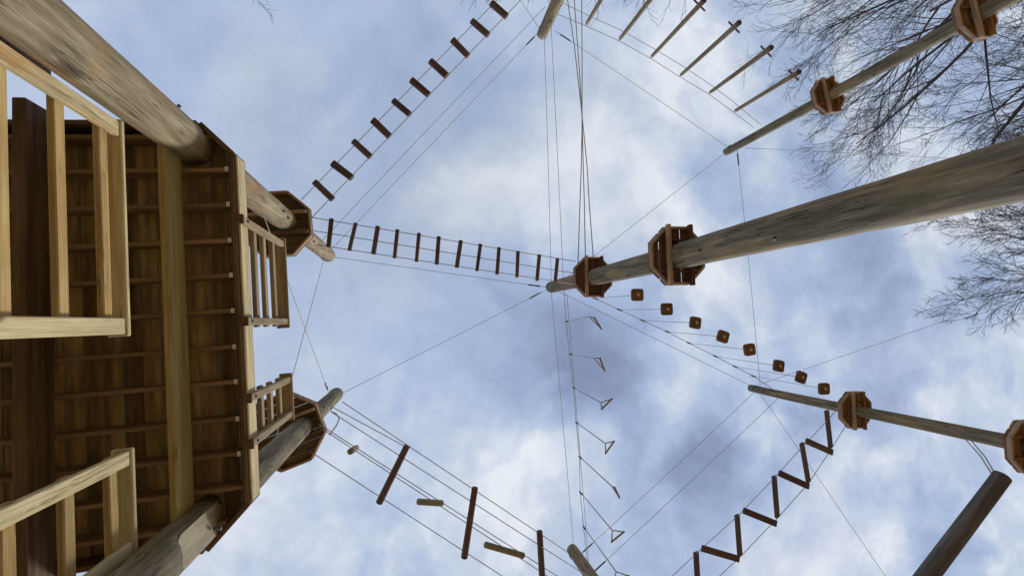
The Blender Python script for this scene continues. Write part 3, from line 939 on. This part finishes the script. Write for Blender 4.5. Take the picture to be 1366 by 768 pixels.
cable(at(756, 392, 11.2), at(786, 760, 11.2), 'faint cable right of the stirrup carrying cable', fit=(0, 0), rad=0.0065)
# guys that leave the picture
GG = 'guy cables that leave the picture'
cable(at(994, 197.5, 11.6), at(1470, 223, 9.8), 'level guy cable from the upper right pole into the bare tree', fit=(0, 0), group=GG)
cable(at(1012, 513, hi), at(1480, 351, 9.8), 'guy cable slanting behind the last hanging blocks toward the right hand tree', fit=(0, 0), group=GG)
cable(at(1013, 523, hi), at(1275, 905, 9.0), 'guy cable falling steeply past the zigzag planks to the bottom edge', fit=(0, 0), group=GG, sag=0.001)
cable(at(718, 36, 11.8), at(640, -75, 10.0), 'short guy cable leaving the top pole to the upper left', fit=(0, 0), group=GG)
# crossed braces between the two left poles
GX = 'crossed brace cables between the two left poles'
cable(at(431, 350, 11.6), onpole('L2', 6.6), 'brace cable falling from the left pole tip to behind the short guardrail', fit=(0, 0), group=GX, sag=0.0)
cable(at(438, 522, 11.6), onpole('L1', 6.6), 'brace cable rising from the lower left pole tip to behind the slatted guardrail', fit=(1, 0), group=GX, sag=0.0)
# climbing ropes from the top pole to the thick pole's small platform
GR = 'bundle of three ropes hung from top pole to small octagon platform'
for pts, lb in (([(757, 0), (766, 60), (774.5, 135), (783, 220), (786, 270), (792, 352)], 'rope of the central bundle that ends rightmost on the small octagon platform'),
                ([(766, 0), (773, 95), (776.5, 160), (778, 220), (779.5, 270), (781, 350)], 'middle rope of the central bundle above the small octagon platform'),
                ([(776, 0), (776.5, 80), (776.5, 160), (775.5, 220), (773.7, 270), (771, 352)], 'rope of the central bundle that ends leftmost on the small octagon platform')):
    p0, p1 = Vector((*pts[0], 0)), Vector((*pts[1], 0))
    e = p0 + (p0 - p1) * 1.1
    allp = [(e.x, e.y)] + pts
    n = len(allp) - 1
    o = tube('climbing_rope', [at(*q, 10.6 + (9.16 - 10.6) * (i / n) ** 0.6) for i, q in enumerate(allp)], 0.0105, 'rope')
    tag(o, lb, 'rope', GR)


# ------------------------------------------------------------------ bare trees
def bare_tree(label, base, height, seed, lean=(0, 0), spread=1.0, levels=5, nl=13, first=0.30, thick=1.0, twig=0.0092):
    rnd = random.Random(seed)
    root = thing('bare_tree', label, 'tree', (base[0], base[1], 0), 'bare winter trees round the course')
    CV, CF, n0 = [], [], [0]

    def emit(pts, rad, n):
        vs, fs = tube_data(pts, rad, n)
        CV.extend(vs); CF.extend([tuple(i + n0[0] for i in f) for f in fs[:-2]]); n0[0] += len(vs)

    def path(p, d, L, segs, wob, trop):
        pts = [p.copy()]
        for _ in range(segs):
            d = (d + Vector((rnd.gauss(0, wob), rnd.gauss(0, wob), rnd.gauss(0, wob) + trop))).normalized()
            p = p + d * (L / segs)
            pts.append(p.copy())
        return pts

    def turned(d, ang):
        ax = d.orthogonal().normalized()
        ax = Quaternion(d, rnd.uniform(0, 2 * math.pi)) @ ax
        return (Quaternion(ax, ang) @ d).normalized()

    NCH = {1: 7, 2: 5, 3: 4, 4: 3}

    def grow(p, d, L, r, lvl):
        segs = 7 if lvl == 1 else (5 if lvl < 4 else 3)
        pts = path(p, d, L, segs, (0.06, 0.085, 0.10, 0.13, 0.15)[lvl - 1], 0.045 if lvl < 3 else 0.02)
        tip = max(twig * 0.5, r * 0.28)
        rad = [r + (tip - r) * i / segs for i in range(segs + 1)]
        emit(pts, rad, 6 if lvl < 3 else (4 if lvl == 3 else 3))
        if lvl >= levels: return
        n = NCH.get(lvl, 4)
        for k in range(n):
            u = 0.22 + 0.78 * (k + rnd.random() * 0.8) / n
            u = min(u, 0.999)
            i = int(u * segs)
            q = pts[i].lerp(pts[i + 1], u * segs - i)
            dd = (pts[i + 1] - pts[i]).normalized()
            cd = turned(dd, math.radians(rnd.uniform(18, 42)))
            cl = L * rnd.uniform(0.42, 0.74) * (1.2 - 0.55 * u)
            rr = max(twig * 0.75, (r + (tip - r) * u) * rnd.uniform(0.48, 0.70))
            grow(q, cd, cl, rr, lvl + 1)
    tr = 0.020 * height * thick
    tp = path(Vector((0, 0, -0.3)), Vector((lean[0], lean[1], 1)).normalized(), height * 0.92, 12, 0.035, 0.06)
    trad = [tr * (1 - 0.88 * (i / 12) ** 0.9) * (1.35 if i == 0 else 1) for i in range(13)]
    vs, fs = tube_data(tp, trad, 12)
    me = mesh_from('trunk', vs, fs, True); me.materials.append(MAT['bark'])
    o = bpy.data.objects.new('trunk', me); link(o, root)
    for k in range(nl):
        u = first + (0.98 - first) * k / (nl - 1)
        i = min(int(u * 12), 11)
        q = tp[i].lerp(tp[i + 1], u * 12 - i)
        a = k * 2.4 + rnd.uniform(-0.4, 0.4)
        el = math.radians(rnd.uniform(28, 50) + 25 * u)
        d = Vector((math.cos(a) * math.cos(el), math.sin(a) * math.cos(el), math.sin(el)))
        L = height * spread * (0.52 - 0.26 * u) * rnd.uniform(0.85, 1.15)
        grow(q, d, L, trad[i] * 0.68, 1)
    # every branch and twig above the trunk
    me = mesh_from('crown', CV, CF, True); me.materials.append(MAT['twig'])
    o = bpy.data.objects.new('crown', me); link(o, root)
    return root


b = at(1425, -110, 13.0); bare_tree('large bare tree filling the top right corner behind the thin pole', (b.x, b.y), 21.0, 11, spread=1.25, nl=17)
b = at(1560, 120, 12.0); bare_tree('bare tree above the thick pole at the right edge', (b.x, b.y), 17.0, 23, spread=1.1)
b = at(1618, 335, 11.0); bare_tree('bare tree just below the thick pole at the right edge', (b.x, b.y), 15.5, 37, spread=1.0, nl=16)
b = at(770, -285, 12.0); bare_tree('bare tree of which only twig tips show at the top beside the top pole', (b.x, b.y), 17.5, 41, spread=0.95)
b = at(175, -355, 12.0); bare_tree('bare tree of which a faint twig shows at the top left', (b.x, b.y), 17.0, 53, spread=0.95)
